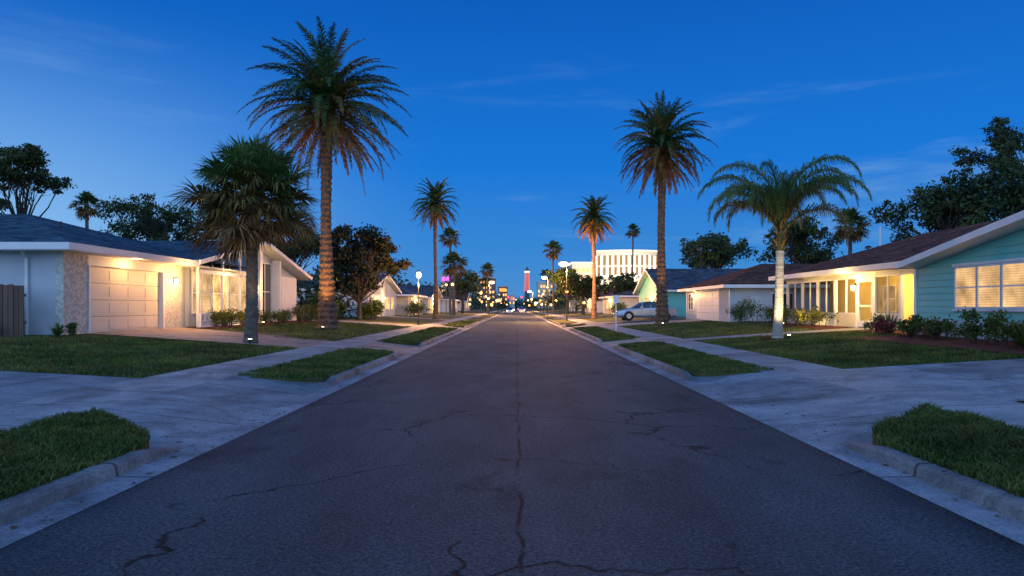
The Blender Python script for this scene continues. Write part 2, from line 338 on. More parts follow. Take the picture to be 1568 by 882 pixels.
# ------------------------------------------------------------------ foliage helpers
def nrm(v): return v/(np.linalg.norm(v,axis=-1,keepdims=True)+1e-9)
def frond(mb,base,az,e0,L,droop,nl,lmax,m,w=.03,vee=.25,grav=.25,side=1.0,petiole=.12,pw=1.4):
    N=24; t=np.linspace(0,1,N); e=e0-droop*t**pw; e=np.maximum(e,-1.5); az_=az+rng.normal(0,.12)*t
    h=np.stack([np.cos(az_),np.sin(az_),0*t],1); h0=np.array([math.cos(az),math.sin(az),0.])
    T=np.cos(e)[:,None]*h+np.sin(e)[:,None]*np.array([0,0,1.]); P=np.asarray(base)+np.concatenate([[np.zeros(3)],np.cumsum(T[:-1]*L/(N-1),0)])
    tw=rng.normal(0,.35); S0=np.cross(h0,(0,0,1.)); S0=nrm(S0+np.array([0,0,math.sin(tw)]))
    rw=np.linspace(.04,.008,N)*max(1,L/4); U=nrm(np.cross(S0,T))
    V=np.concatenate([P-S0*rw[:,None],P+S0*rw[:,None]]); mb.add(V,[(i,i+1,N+i+1,N+i) for i in range(N-1)],m)
    V=np.concatenate([P-U*rw[:,None],P+U*rw[:,None]]); mb.add(V,[(i,i+1,N+i+1,N+i) for i in range(N-1)],m)
    tl=np.linspace(petiole,.995,nl)
    for sg in(-1,1):
        tt=np.clip(tl+rng.uniform(-.4,.4,nl)/nl,0,1)
        p=np.stack([np.interp(tt,t,P[:,k]) for k in range(3)],1); Tt=nrm(np.stack([np.interp(tt,t,T[:,k]) for k in range(3)],1))
        Ut=nrm(np.cross(S0,Tt)); Ut*=np.sign(Ut[:,2:3]+1e-6)
        ang=np.radians(60-38*tt+rng.normal(0,7,nl)); l=lmax*(.35+.65*np.sin(np.pi*np.clip(tt*.9+.08,0,1))**.7)*(1-.4*tt**3)*rng.uniform(.85,1.1,nl)
        d=Tt*np.cos(ang)[:,None]+sg*S0*np.sin(ang)[:,None]*side+Ut*(vee*rng.uniform(-.2,1.2,nl))[:,None]; d=nrm(d)
        g=np.array([0,0,-1.]); mid=p+d*(l*.5)[:,None]; d2=nrm(d+g*grav*rng.uniform(.6,1.4,nl)[:,None]); tip=mid+d2*(l*.5)[:,None]
        ww=w*Tt
        V=np.stack([p-ww,p+ww,mid+ww*.9,mid-ww*.9,tip],1).reshape(-1,3); k=np.arange(nl)*5
        mb.add(V,[f for i in k for f in((i,i+1,i+2,i+3),(i+3,i+2,i+4))],m)
def trunk_path(H,lean=(0,0),wob=.1,K=80):
    t=np.linspace(0,1,K); x=lean[0]*t**1.5+wob*np.sin(t*4+random.random()*6)*t*(1-t); y=lean[1]*t**1.5; return np.stack([x,y,t*H],1)
def date_palm(name,loc,H,R,nf=85,r0=.5,r1=.33,nl=42,lm=.55,seed=1,dry=.25,lean=(0,0),w=.03,emin=-52,upf=1.0):
    global rng; rng=np.random.default_rng(seed); random.seed(seed)
    mb=MB(); K=max(30,int(H/.14)); P=trunk_path(H,lean,.25,K); t=np.linspace(0,1,K)
    rad=r1+(r0-r1)*np.exp(-t*6)+.02*np.sin(t*9); rad[0]*=1.2; rad[1]*=1.1; rad[-int(K*.06):]*=1.35
    mb.tube(P,rad,13,BARKP,jit=.17)
    for i in range(60):
        k=K-2-int(rng.random()*K*.10); az=i*2.4; d=np.array([math.cos(az),math.sin(az),.9]); p=P[k]+d*[rad[k]*.8,rad[k]*.8,0]; mb.tube([p,p+d*.22],[.06,.03],4,FR_D if i%3 else BARKP)
    top=P[-1]
    for i in range(nf):
        u=(i+.5)/nf; az=i*2.39996+rng.uniform(-.25,.25); e0=math.radians(84-(84-emin)*u+rng.normal(0,6))
        L=R*(upf+(1.12-upf)*min(1,u*2.2)-.14*u+rng.uniform(-.1,.08))
        dr=math.radians(42+46*math.sin(math.pi*min(1,u*1.15))+rng.normal(0,9)) if u<.75 else math.radians(30+rng.normal(0,8))
        m=FR_G if u<.62 else (FR_O if u<1-dry*.6 else FR_D)
        if u<.6 and rng.random()<.13: m=FR_O
        frond(mb,top+np.array([0,0,.4-.7*u]),az,e0,L,dr,nl,lm*(1 if u<.8 else .85),m,w=w,grav=.55)
    for i in range(14):
        az=i*2.4; e=math.radians(rng.uniform(-10,40)); N=8; tt=np.linspace(0,1,N); ee=e-tt*1.6
        T=np.stack([np.cos(ee)*math.cos(az),np.cos(ee)*math.sin(az),np.sin(ee)],1); Q=top+np.cumsum(T*R*.33/N,0); mb.tube(Q,np.linspace(.03,.06,N),4,FRUIT if i%2 else FR_D)
    return mb.obj(name,loc=(loc[0],loc[1],zg(loc[0])-.05))
def fan_palm(name,loc,H,R,nf=90,r=.2,seed=2,seg=22,mg=FR_S,dry=.3,lean=(0,0),tr=BARKS,emin=-38,wf=1.0,fl=.48):
    global rng; rng=np.random.default_rng(seed); random.seed(seed)
    mb=MB(); K=max(16,int(H/.1)); P=trunk_path(H,lean,.12,K); t=np.linspace(0,1,K); rad=r*(1+.3*np.exp(-t*9)-.12*t); rad[-10:]*=1.35
    mb.tube(P,rad,12,tr,jit=.06); top=P[-1]
    for i in range(nf):
        u=(i+.5)/nf; az=i*2.39996+rng.uniform(-.3,.3); e=math.radians(86+(emin-86)*u+rng.normal(0,8)); h=np.array([math.cos(az),math.sin(az),0]); S=nrm(np.cross(h,(0,0,1.))+np.array([0,0,rng.normal(0,.45)]))
        sc=1-.27*max(0,math.sin(e))**2
        T=math.cos(e)*h+math.sin(e)*np.array([0,0,1.]); pl=R*rng.uniform(.34,.76)*sc; base=top+np.array([0,0,.2-.4*u]); c=base+T*pl-np.array([0,0,.12*pl*math.cos(e)])
        m=mg if u<1-dry-.18 else (FR_O if u<1-dry*.7 else FR_D)
        mb.tube([base,base+T*pl*.5+[0,0,.03],c],[.022,.018,.012],4,m,caps=False)
        U=nrm(np.cross(S,T)); l=R*rng.uniform(fl-.06,fl+.06)*sc; a=np.radians(np.linspace(-112,112,seg)+rng.normal(0,3,seg))
        d=nrm(np.cos(a)[:,None]*T+np.sin(a)[:,None]*S*.9+U*(.3*np.abs(np.sin(a)))[:,None]+rng.normal(0,.05,(seg,3)))
        ll=l*(.85+.25*np.cos(a)); mid=c+d*(ll*.6)[:,None]; tip=mid+nrm(d+np.array([0,0,-1.])*rng.uniform(.2,1.3,seg)[:,None]*(1.3 if u>.6 else .9))*(ll*.5)[:,None]
        q=nrm(np.cross(d,U))*.022*R*wf; q0=q*.4
        V=np.stack([c-q0,c+q0,mid+q,mid-q,tip],1).reshape(-1,3); k=np.arange(seg)*5
        mb.add(V,[f for j in k for f in((j,j+1,j+2,j+3),(j+3,j+2,j+4))],m)
    return mb.obj(name,loc=(loc[0],loc[1],zg(loc[0])-.04))
def queen_palm(name,loc,H,R,seed=3):
    global rng; rng=np.random.default_rng(seed); random.seed(seed)
    mb=MB(); K=50; P=trunk_path(H,(.12,0),.1,K); t=np.linspace(0,1,K); rad=.15+.06*np.exp(-t*8)-.02*t; rad[-14:]*=np.linspace(1,1.3,14)
    mb.tube(P[:-9],rad[:-9],12,BARKQ,jit=.04); mb.tube(P[-10:],rad[-10:]*.9,12,FR_O); top=P[-1]
    for i in range(16):
        az=i*2.4; d=np.array([math.cos(az),math.sin(az),1.6]); p=P[-10]+np.array([0,0,-.15+.05*i]); mb.tube([p,p+d*.16,p+d*.28+[0,0,-.02]],[.055,.045,.02],4,FR_D if i%2 else FR_O)
    for i in range(24):
        u=(i+.5)/24; az=i*2.39996+.9+rng.uniform(-.25,.25); e0=math.radians(89-30*u+rng.normal(0,5)); dr=math.radians(148+40*u+rng.normal(0,18))
        frond(mb,top-np.array([0,0,.15]),az,e0,R*(1.78-.4*u)*rng.uniform(.86,1.1),dr,120,.70,FR_Q if u<.8 else FR_O,w=.016,vee=.5,grav=3.2,side=.65,petiole=.14,pw=1.75)
    return mb.obj(name,loc=(loc[0],loc[1],zg(loc[0])-.04))
def leaves(mb,C,Rr,n,size,m,shell=.35,flat=1.0):
    C=np.asarray(C,float); Rr=np.asarray(Rr,float).reshape(-1); k=rng.choice(len(C),n,p=Rr**2/np.sum(Rr**2))
    d=nrm(rng.normal(size=(n,3))); r=Rr[k]*(shell+(1-shell)*rng.random(n)**.6)*(1+.2*rng.normal(size=n)); p=C[k]+d*r[:,None]*np.array([1,1,flat])
    a=nrm(rng.normal(size=(n,3))); b_=nrm(np.cross(a,rng.normal(size=(n,3)))); s=size*rng.uniform(.6,1.4,n)[:,None]
    V=np.stack([p-a*s,p+b_*s*.45,p+a*s,p-b_*s*.45],1).reshape(-1,3); q=np.arange(n)*4; mb.add(V,[(i,i+1,i+2,i+3) for i in q],m)
def tree(name,loc,H,crown,nc=16,cr=.8,n=5000,size=.14,m=LEAF,seed=4,trunk=.25,flat=.7,fork=.45,shell=.3):
    global rng; rng=np.random.default_rng(seed); random.seed(seed)
    mb=MB(); zc,rx,rz=crown; C=[];Rr=[]
    for i in range(nc):
        d=nrm(rng.normal(size=3)); rr=rng.random()**.4; c=np.array([d[0]*rx*rr,d[1]*rx*rr,zc+d[2]*rz*rr]); r=cr*rng.uniform(.5,1.2); C.append(c); Rr.append(r)
        for _ in range(3): C.append(c+nrm(rng.normal(size=3))*r*np.array([1.2,1.2,.8])); Rr.append(r*rng.uniform(.35,.6))
    f=np.array([0,0,H*fork]); mb.tube([(0,0,-.1),(.05,0,H*fork*.5),f],[trunk*1.3,trunk,trunk*.8],9,BARK)
    for c in C[::4]:
        mid=f*.45+c*.55+rng.normal(size=3)*rx*.12; mid[2]-=rz*.1
        mb.tube([f-[0,0,.2],mid,c],[trunk*.45,trunk*.25,trunk*.06],5,BARK)
        for _ in range(2):
            e=c+nrm(rng.normal(size=3))*cr*.8; mb.tube([mid,(mid+e)/2+rng.normal(size=3)*.1,e],[trunk*.14,trunk*.1,trunk*.03],4,BARK,caps=False)
    leaves(mb,C,Rr,n,size,m,shell,flat); return mb.obj(name,loc=(loc[0],loc[1],zg(loc[0])-.05))
def shrub(loc,r,h,m=LEAF2,n=900,size=.06,name='shrub',seed=5,ly=None):
    global rng; rng=np.random.default_rng(seed); mb=MB(); k=max(5,int((ly or r)*5/max(r,.3))); ly=ly or r
    C=np.stack([rng.uniform(-r*.6,r*.6,k),rng.uniform(-ly*.85,ly*.85,k),rng.uniform(.3,.75,k)*h],1)
    leaves(mb,C,np.full(k,min(r,h)*.5),n,size,m,.1)
    for c in C: mb.tube([(c[0]*.5,c[1]*.9,0),c*.9],[.02,.008],4,BARK,caps=False)
    return mb.obj(name,loc=(loc[0],loc[1],zg(loc[0])+.02))
def spiky(loc,r,m=LEAF2,n=60,name='agave_plant',seed=6,w=.03):
    global rng; rng=np.random.default_rng(seed); mb=MB()
    for i in range(n):
        az=i*2.4; e=math.radians(88-70*(i/n)+rng.normal(0,5)); T=np.array([math.cos(e)*math.cos(az),math.cos(e)*math.sin(az),math.sin(e)]); S=np.array([-math.sin(az),math.cos(az),0])*w
        L=r*rng.uniform(.8,1.15); a=T*L*.5; t=T*L+np.array([0,0,-.12*L*(i/n)]); mb.add([-S*.6,S*.6,a+S,a-S,t],[(0,1,2,3),(3,2,4)],m)
    return mb.obj(name,loc=(loc[0],loc[1],zg(loc[0])+.03))
# ------------------------------------------------------------------ palms
date_palm('date_palm',(-9.4,34),11.05,4.15,nf=108,r0=.56,r1=.26,seed=11,nl=60,lm=.60,w=.033,emin=-44,upf=.88)
date_palm('date_palm',(9.0,42),11.0,3.2,nf=110,r0=.44,r1=.23,seed=12,nl=46,lm=.52,dry=.9,w=.036,upf=.95)
date_palm('date_palm',(-8.0,68),11.4,2.8,nf=75,r0=.3,r1=.17,seed=13,nl=36,lm=.5,w=.045,upf=.9)
date_palm('date_palm',(8.0,70),10.2,2.55,nf=75,r0=.3,r1=.17,seed=14,nl=36,lm=.5,dry=.7,w=.045,upf=.9)
fan_palm('cabbage_palm',(-8.55,22),4.75,2.15,nf=150,r=.19,seed=21,seg=40,lean=(.12,0),wf=.6,fl=.40,emin=-42)
queen_palm('queen_palm',(9.2,24),3.85,2.5,seed=31)
for i,(x,y,z,r) in enumerate([(-9.6,100,11.4,1.7),(-8.6,95,7.3,2.0),(-6.0,145,9.3,1.7),(6.8,125,12.0,1.9),(24,140,16.6,1.6),(29.4,60,8.0,1.8),(-44,70,11.4,1.5),(7.5,165,9,1.8),(-8,180,8,1.8)]):
    fan_palm('cabbage_palm',(x,y),z,r,nf=52,r=.18,seed=40+i,seg=14,mg=FR_G,dry=.25,wf=1.9,emin=-55)
# ------------------------------------------------------------------ trees
tree('magnolia_tree',(-11.6,50.5),5,(4.7,2.4,2.7),34,.85,19000,.12,m=LEAFD,seed=51,trunk=.14,fork=.3,shell=.1)
tree('pine_tree',(-42,58),14,(12.2,4.4,2.0),20,1.1,12000,.13,seed=52,trunk=.22,flat=.5,fork=.5)
tree('pine_tree',(-47,58),12,(9.8,3.6,1.9),16,1.1,9000,.13,seed=53,trunk=.2,flat=.5,fork=.5)
tree('oak_tree',(-31.5,60),9,(8.3,4.4,1.9),24,1.1,10000,.14,seed=54,flat=.7)
tree('oak_tree',(-21,62),7,(6.6,3.6,1.5),20,1.0,6000,.15,seed=64,flat=.7)
tree('oak_tree',(25.8,40),8,(6.7,3.9,2.0),30,1.15,15000,.12,seed=55)
tree('oak_tree',(33,40),8,(6.4,4.0,2.2),26,1.2,11000,.13,seed=65)
tree('pine_tree',(32.8,44),12,(10.8,3.7,2.2),22,.95,13000,.11,seed=56,trunk=.2,flat=.55,fork=.45,shell=.2)
tree('oak_tree',(23.5,56),7,(5.9,2.8,2.2),20,1.0,6500,.14,seed=57)
tree('oak_tree',(23.5,82),8,(7.4,4.6,1.9),24,1.3,6500,.2,seed=58)
tree('oak_tree',(14.5,88),6,(3.6,3.2,1.4),20,.9,5000,.18,seed=59)
tree('oak_tree',(10.2,104),7,(4.4,2.8,1.8),18,1.1,4000,.2,seed=60)
tree('oak_tree',(8.4,112),7,(5.4,2.2,2.0),16,1.0,4000,.2,seed=61,m=LEAF2)
tree('oak_tree',(-9.2,118),7,(5.0,2.4,2.2),16,1.1,4000,.2,seed=62)
def mass(name,spec,n,size,seed,m=LEAF):
    global rng; rng=np.random.default_rng(seed); mb=MB(); C=[];Rr=[]
    for (x0,x1,y0,y1,z0,z1,r0,r1,k) in spec:
        for _ in range(k):
            y=rng.uniform(y0,y1); x=rng.uniform(x0,x1); r=rng.uniform(r0,r1); z=rng.uniform(z0,z1); C.append((x,y,z)); Rr.append(r)
            if rng.random()<.5: mb.tube([(x,y,0),(x+.2,y,z)],[.2,.1],5,BARK)
    leaves(mb,C,Rr,n,size,m,.2,.8); return mb.obj(name)
mass('distant_trees',[(-30,-9,110,380,2,6.5,1.8,3.4,70),(9,32,110,340,2,6,1.8,3.2,70),(-110,-20,110,330,3,8,2.5,5,60),(22,120,110,330,3,8,2.5,5,60),(-9,-5,280,480,2,4,1.8,3,14),(5,9,280,480,2,4,1.8,3,14),(-40,40,520,600,2,7,4,6,45),(40,105,340,355,4,11,4,6,26)],60000,.42,71)
mass('background_trees',[(-34,-25,48,110,1.5,5,1.6,2.8,34),(26,36,46,110,1.5,5,1.6,2.8,34),(-60,-34,60,90,1.5,5,2,3,24),(30,60,50,80,1.5,5,2,3,24),(-17,-13.5,47,58,1,3.5,1,1.8,16)],36000,.2,72)
# ------------------------------------------------------------------ building helpers
def win(mb,s,X,y0,y1,z0,z1,glass,nv=1,nh=1,fr=.06,d=.05):
    mb.box(X,X+s*.02,y0,y1,z0,z1,glass)
    for a,c in((y0-fr,y0),(y1,y1+fr)): mb.box(X,X+s*d,a,c,z0-fr,z1+fr,TRIM)
    for a,c in((z0-fr,z0),(z1,z1+fr)): mb.box(X,X+s*(d+.02),y0,y1,a,c,TRIM)
    for i in range(1,nv): y=y0+(y1-y0)*i/nv; mb.box(X,X+s*d,y-.025,y+.025,z0,z1,TRIM)
    for i in range(1,nh): z=z0+(z1-z0)*i/nh; mb.box(X,X+s*(d-.012),y0,y1,z-.018,z+.018,TRIM)
def gdoor(mb,s,X,y0,y1,z0,z1,m=GDOOR,nc=4,nr=4):
    mb.box(X-s*.05,X,y0,y1,z0,z1,m); dw=(y1-y0)/nc; dh=(z1-z0)/nr
    for i in range(nc):
        for j in range(nr): mb.box(X,X+s*.012,y0+i*dw+.12,y0+(i+1)*dw-.12,z0+j*dh+.1,z0+(j+1)*dh-.1,m)
    for j in range(1,nr): mb.box(X,X+s*.004,y0,y1,z0+j*dh-.007,z0+j*dh+.007,METAL)
def wall_lamp(mb,s,X,y,z):
    mb.box(X,X+s*.03,y-.05,y+.05,z-.12,z+.16,METAL); mb.box(X+s*.03,X+s*.14,y-.01,y+.01,z+.12,z+.15,METAL)
    mb.tube([(X+s*.13,y,z-.12),(X+s*.13,y,z+.08)],[.06,.08],8,BULB); mb.tube([(X+s*.13,y,z+.085),(X+s*.13,y,z+.15)],[.1,.02],8,METAL)
# ------------------------------------------------------------------ LEFT HOUSE
H=empty('white_garage_house'); X=-13.9
b=MB()
b.box(-27.9,-14.15,21,33.6,.4,3.2,STUC)
b.box(-14.15,X,20.98,22.2,.4,3.2,STONE); b.box(-14.15,X,27.0,28.45,.4,3.2,STONE); b.box(-14.148,X-.01,22.2,27.0,2.86,3.2,TRIM)
b.box(-14.148,X+.02,22.2,22.32,.5,2.86,TRIM); b.box(-14.148,X+.02,26.88,27.0,.5,2.86,TRIM)
b.tube([(-15.0,20.93,.6),(-15.0,20.93,3.0),(-14.9,20.5,3.25)],[.05]*3,8,TRIM)
b.box(-16.9,-16.55,20.93,20.998,1.5,2.0,METAL)
def zr(y): return 5.02-.2*abs(y-36.3)
poly=[(-14.0,29.2,.4),(-14.0,43.6,.4),(-14.0,43.6,zr(43.6)-.2),(-14.0,36.3,zr(36.3)-.2),(-14.0,29.2,zr(29.2)-.2)]
pb=[(-24,p[1],p[2]) for p in poly]; b.add(poly,[(0,1,2,3,4)],STUC); b.add(pb,[(4,3,2,1,0)],STUC)
b.add(poly+pb,[(0,4,9,5),(1,6,7,2)],STUC)
for y0,y1 in((36.2,36.55),(39.2,39.4)): b.box(-14,-13.55,y0,y1,.5,zr(y1)-.22,TRIM)
b.box(-13.99,-13.8,40.2,42.9,.5,3.3,TRIM)
b.obj('walls',H)
b=MB(); e=3.42
E=[(-13.3,20.3,e),(-13.3,34.2,e),(-28.5,34.2,e),(-28.5,20.3,e)]; r0=(-19.4,27.2,5.2); r1=(-28.5,27.2,5.2)
b.add([E[0],E[1],r0],[(0,1,2)],SHB); b.add([E[0],r0,r1,E[3]],[(0,1,2,3)],SHB); b.add([E[1],r0,r1,E[2]],[(3,2,1,0)],SHB)
b.box(-13.30,-13.27,20.27,28.6,e-.2,e+.01,TRIM); b.box(-28.5,-13.30,20.27,20.30,e-.2,e+.01,TRIM); b.box(-28.4,-13.3,20.3,34.1,e-.22,e-.18,TRIM)
b.slab([(-13.2,28.6,zr(28.6)),(-13.2,36.3,zr(36.3)),(-25,36.3,zr(36.3)),(-25,28.6,zr(28.6))][::-1],.2,SHB,TRIM)
b.slab([(-13.2,36.3,zr(36.3)),(-13.2,44.3,zr(44.3)),(-25,44.3,zr(44.3)),(-25,36.3,zr(36.3))][::-1],.2,SHB,TRIM)
b.tube([(-16.8,25.2,4.1),(-16.8,25.2,4.65)],[.05,.05],8,METAL); b.tube([(-18.2,22.9,4.0),(-18.2,22.9,4.5)],[.04,.04],8,METAL)
b.obj('roof',H)
b=MB(); gdoor(b,1,-14.05,22.32,26.88,.62,2.86); b.obj('garage_door',H)
b=MB()
for i,(y0,y1) in enumerate(((29.5,31.2),(31.45,33.1),(33.35,35.9))):
    win(b,1,-13.99,y0,y1,1.25,3.0,LITW if i==1 else LITW2,2,2)
    a,c=y0,y1; V=[(-13.96,a,3.3),(-13.96,c,3.3),(-13.96,c,zr(c)-.42),(-13.96,a,zr(a)-.42)]; b.add(V,[(0,1,2,3)],GLASSD)
    b.box(-14,-13.9,c+.02,c+.14,3.2,zr(c)-.3,TRIM)
b.box(-14,-13.88,29.4,36.1,3.08,3.28,TRIM)
win(b,1,-13.99,37.0,38.9,.8,3.9,GLASSD,2,2)
b.obj('windows',H)
b=MB()
for y in(28.9,31.3,33.25): b.box(-13.5,-13.4,y-.06,y+.06,.6,zr(y)-.2,TRIM)
b.box(-13.5,-13.4,28.9,33.3,2.95,3.1,TRIM)
for k in range(10):
    y=28.9+k*.42
    b.box(-13.45,-13.32,y,y+.06,.62,1.2,TRIM)
    for z in(.62,.88,1.16): b.box(-13.44,-13.33,y+.06,y+.42,z,z+.06,TRIM)
    b.box(-13.43,-13.34,y+.2,y+.26,.68,.88,TRIM)
b.obj('porch_screen',H)
b=MB(); wall_lamp(b,1,-13.9,27.7,2.55); wall_lamp(b,1,-13.99,36.0,2.5); b.obj('wall_lamps',H)
light('garage_lamp_light',(-13.0,27.5,2.6),230,(1,.52,.17),parent=H); light('soffit_light',(-13.45,24.2,3.0),45,(1,.52,.18),parent=H); light('porch_light',(-13.0,31.5,2.8),80,parent=H); light('porch_light',(-12.5,36.4,2.7),120,parent=H)
b=MB()
for k in range(60):
    x=-14.5-k*.152; b.box(x-.068,x+.068,20.0+random.uniform(-.008,.008),20.03,.62,2.14+random.uniform(-.02,.03),WOOD)
b.box(-23.6,-14.4,20.03,20.08,1.0,1.09,WOOD); b.box(-23.6,-14.4,20.03,20.08,1.8,1.89,WOOD); b.obj('wooden_fence')
# ------------------------------------------------------------------ RIGHT HOUSE
H=empty('teal_bungalow_house')
b=MB(); X=13.0
def zt(y): return 4.27-.167*abs(y-14)
b.box(16.3,24,6,36-.6,.4,2.95,YELW)
b.box(13.02,16.3,7,22.2,.4,2.6,STUC)
z=1.12
while z<4.1:
    z1=z+.2; dy=(4.27-.2-z1)/.167; y0=max(7,14-dy) ; y1=min(22.2,14+dy)
    segs=[(y0,y1)]
    for (wy0,wy1,wz0,wz1) in((15.2,20.1,1.45,2.7),(9.0,13.9,.4,2.75)):
        if z1>wz0 and z<wz1: segs=[q for (p,r) in segs for q in(((p,min(r,wy0)),(max(p,wy1),r)) if p<wy1 and r>wy0 else ((p,r),)) if q[1]-q[0]>.02]
    for p,r in segs: b.add([(X-.03,p,z),(X-.03,r,z),(X,r,z1),(X,p,z1),(X-.003,p,z),(X-.003,r,z)],[(0,1,2,3),(4,5,1,0)],TEAL)
    z=z1
b.add([(X+.005,7,.4),(X+.005,22.2,.4),(X+.005,22.2,zt(22.2)-.2),(X+.005,14,zt(14)-.2),(X+.005,7,zt(7)-.2)],[(0,1,2,3,4)],TEAL)
b.add([(X,22.2,.4),(14.2,22.2,.4),(14.2,22.2,2.8),(X,22.2,2.8)],[(0,1,2,3)],TEAL)
b.box(X-.04,X,14.0,22.22,.4,1.12,PAINTBR); b.box(X-.04,X,7,8.95,.4,1.12,PAINTBR)
b.box(X-.035,X+.03,22.12,22.24,1.12,2.9,TRIM)
b.obj('walls',H)
b=MB(); e=3.08
E=[(13.35,36,e),(13.35,6,e),(24.6,6,e),(24.6,36,e)]; r0=(18.6,31.2,4.85); r1=(18.6,6,4.85)
b.add([E[1],E[0],r0,r1],[(0,1,2,3)],SHR); b.add([E[0],E[3],r0],[(0,1,2)],SHR); b.add([E[2],E[3],r0,r1],[(3,2,1,0)],SHR)
b.box(13.32,13.35,22.2,36.03,e-.2,e+.01,TRIM); b.box(13.35,24.5,36,36.03,e-.2,e+.01,TRIM); b.box(13.35,24.5,6,35.98,e-.2,e-.14,TRIM)
b.slab([(12.3,14,zt(14)),(12.3,22.1,zt(22.1)),(18.6,22.1,zt(22.1)),(18.6,14,zt(14))],.19,SHR,TRIM)
b.slab([(12.3,14,zt(14)),(12.3,5.9,zt(5.9)),(18.6,5.9,zt(5.9)),(18.6,14,zt(14))][::-1],.19,SHR,TRIM)
b.tube([(17.6,33,3.2),(17.6,33,5.4)],[.05,.05],8,TRIM)
b.obj('roof',H)
b=MB()
for i in range(5):
    y=15.3+i*.97; win(b,-1,12.985,y+.04,y+.92,1.5,2.62,LITW2,1,2,fr=.05)
b.box(12.9,12.985,15.2,20.2,1.38,1.44,TRIM); b.box(12.9,12.985,15.2,20.2,2.68,2.76,TRIM)
b.obj('windows',H)
b=MB(); gdoor(b,-1,12.99,9.1,13.8,.55,2.7,TRIM); b.obj('garage_door',H)
b=MB(); PX=14.0
b.box(PX,16.3,22.3,35.2,.5,.70,WALK)
for y in(22.5,24.8,26.55,27.95,29.9,31.6,33.3,35.1): b.box(PX-.06,PX+.06,y-.07,y+.07,.6,e-.19,TRIM)
b.box(PX-.05,PX+.05,22.5,35.1,2.66,2.9,TRIM)
for y0,y1 in((28.0,29.85),(29.95,31.55),(31.65,33.25),(33.35,35.05),(24.85,26.5)):
    b.box(PX-.04,PX+.04,y0,y1,.6,1.2,TRIM if y0>29 else CREAM)
    b.box(PX-.045,PX+.045,y0,y1,1.2,1.26,TRIM); ym=(y0+y1)/2; b.box(PX-.03,PX+.03,ym-.025,ym+.025,1.26,2.66,TRIM)
for y0,y1 in((29.95,31.55),(31.65,33.25),(33.35,35.05),(24.85,26.5)): b.add([(PX+.01,y0,1.26),(PX+.01,y1,1.26),(PX+.01,y1,2.66),(PX+.01,y0,2.66)],[(0,1,2,3)],SCREEN)
b.obj('screened_porch',H)
b=MB()
for y0,y1 in((26.65,26.75),(27.75,27.88)): b.box(PX-.05,PX,y0,y1,.7,2.66,TRIM)
b.box(PX-.05,PX,26.75,27.75,2.5,2.66,TRIM); b.box(PX-.05,PX,26.75,27.75,.7,.95,TRIM); b.box(PX-.05,PX,26.75,27.75,1.5,1.58,TRIM)
b.box(16.22,16.3,26.9,27.9,.7,2.75,TRIM); win(b,-1,16.28,23.3,24.4,1.3,2.4,LITW2,2,2); win(b,-1,16.28,29.2,31.2,1.3,2.4,LITW,2,2)
b.obj('front_door',H)
b=MB(); b.tube([(14.9,28.6,2.62),(14.9,28.6,2.78),(14.9,28.6,2.82)],[.09,.11,.04],10,BULB); b.tube([(14.9,24.2,2.66),(14.9,24.2,2.8)],[.06,.08],8,BULB); wall_lamp(b,-1,13.94,27.97,2.3); b.obj('porch_lamps',H)
PC=(1,.60,.16)
light('porch_light',(14.9,28.6,2.5),220,PC,parent=H); light('porch_light',(14.9,24.2,2.5),140,PC,parent=H); light('door_lamp_light',(13.1,27.9,2.4),260,PC,parent=H); light('porch_light',(14.9,32.5,2.5),45,PC,parent=H)
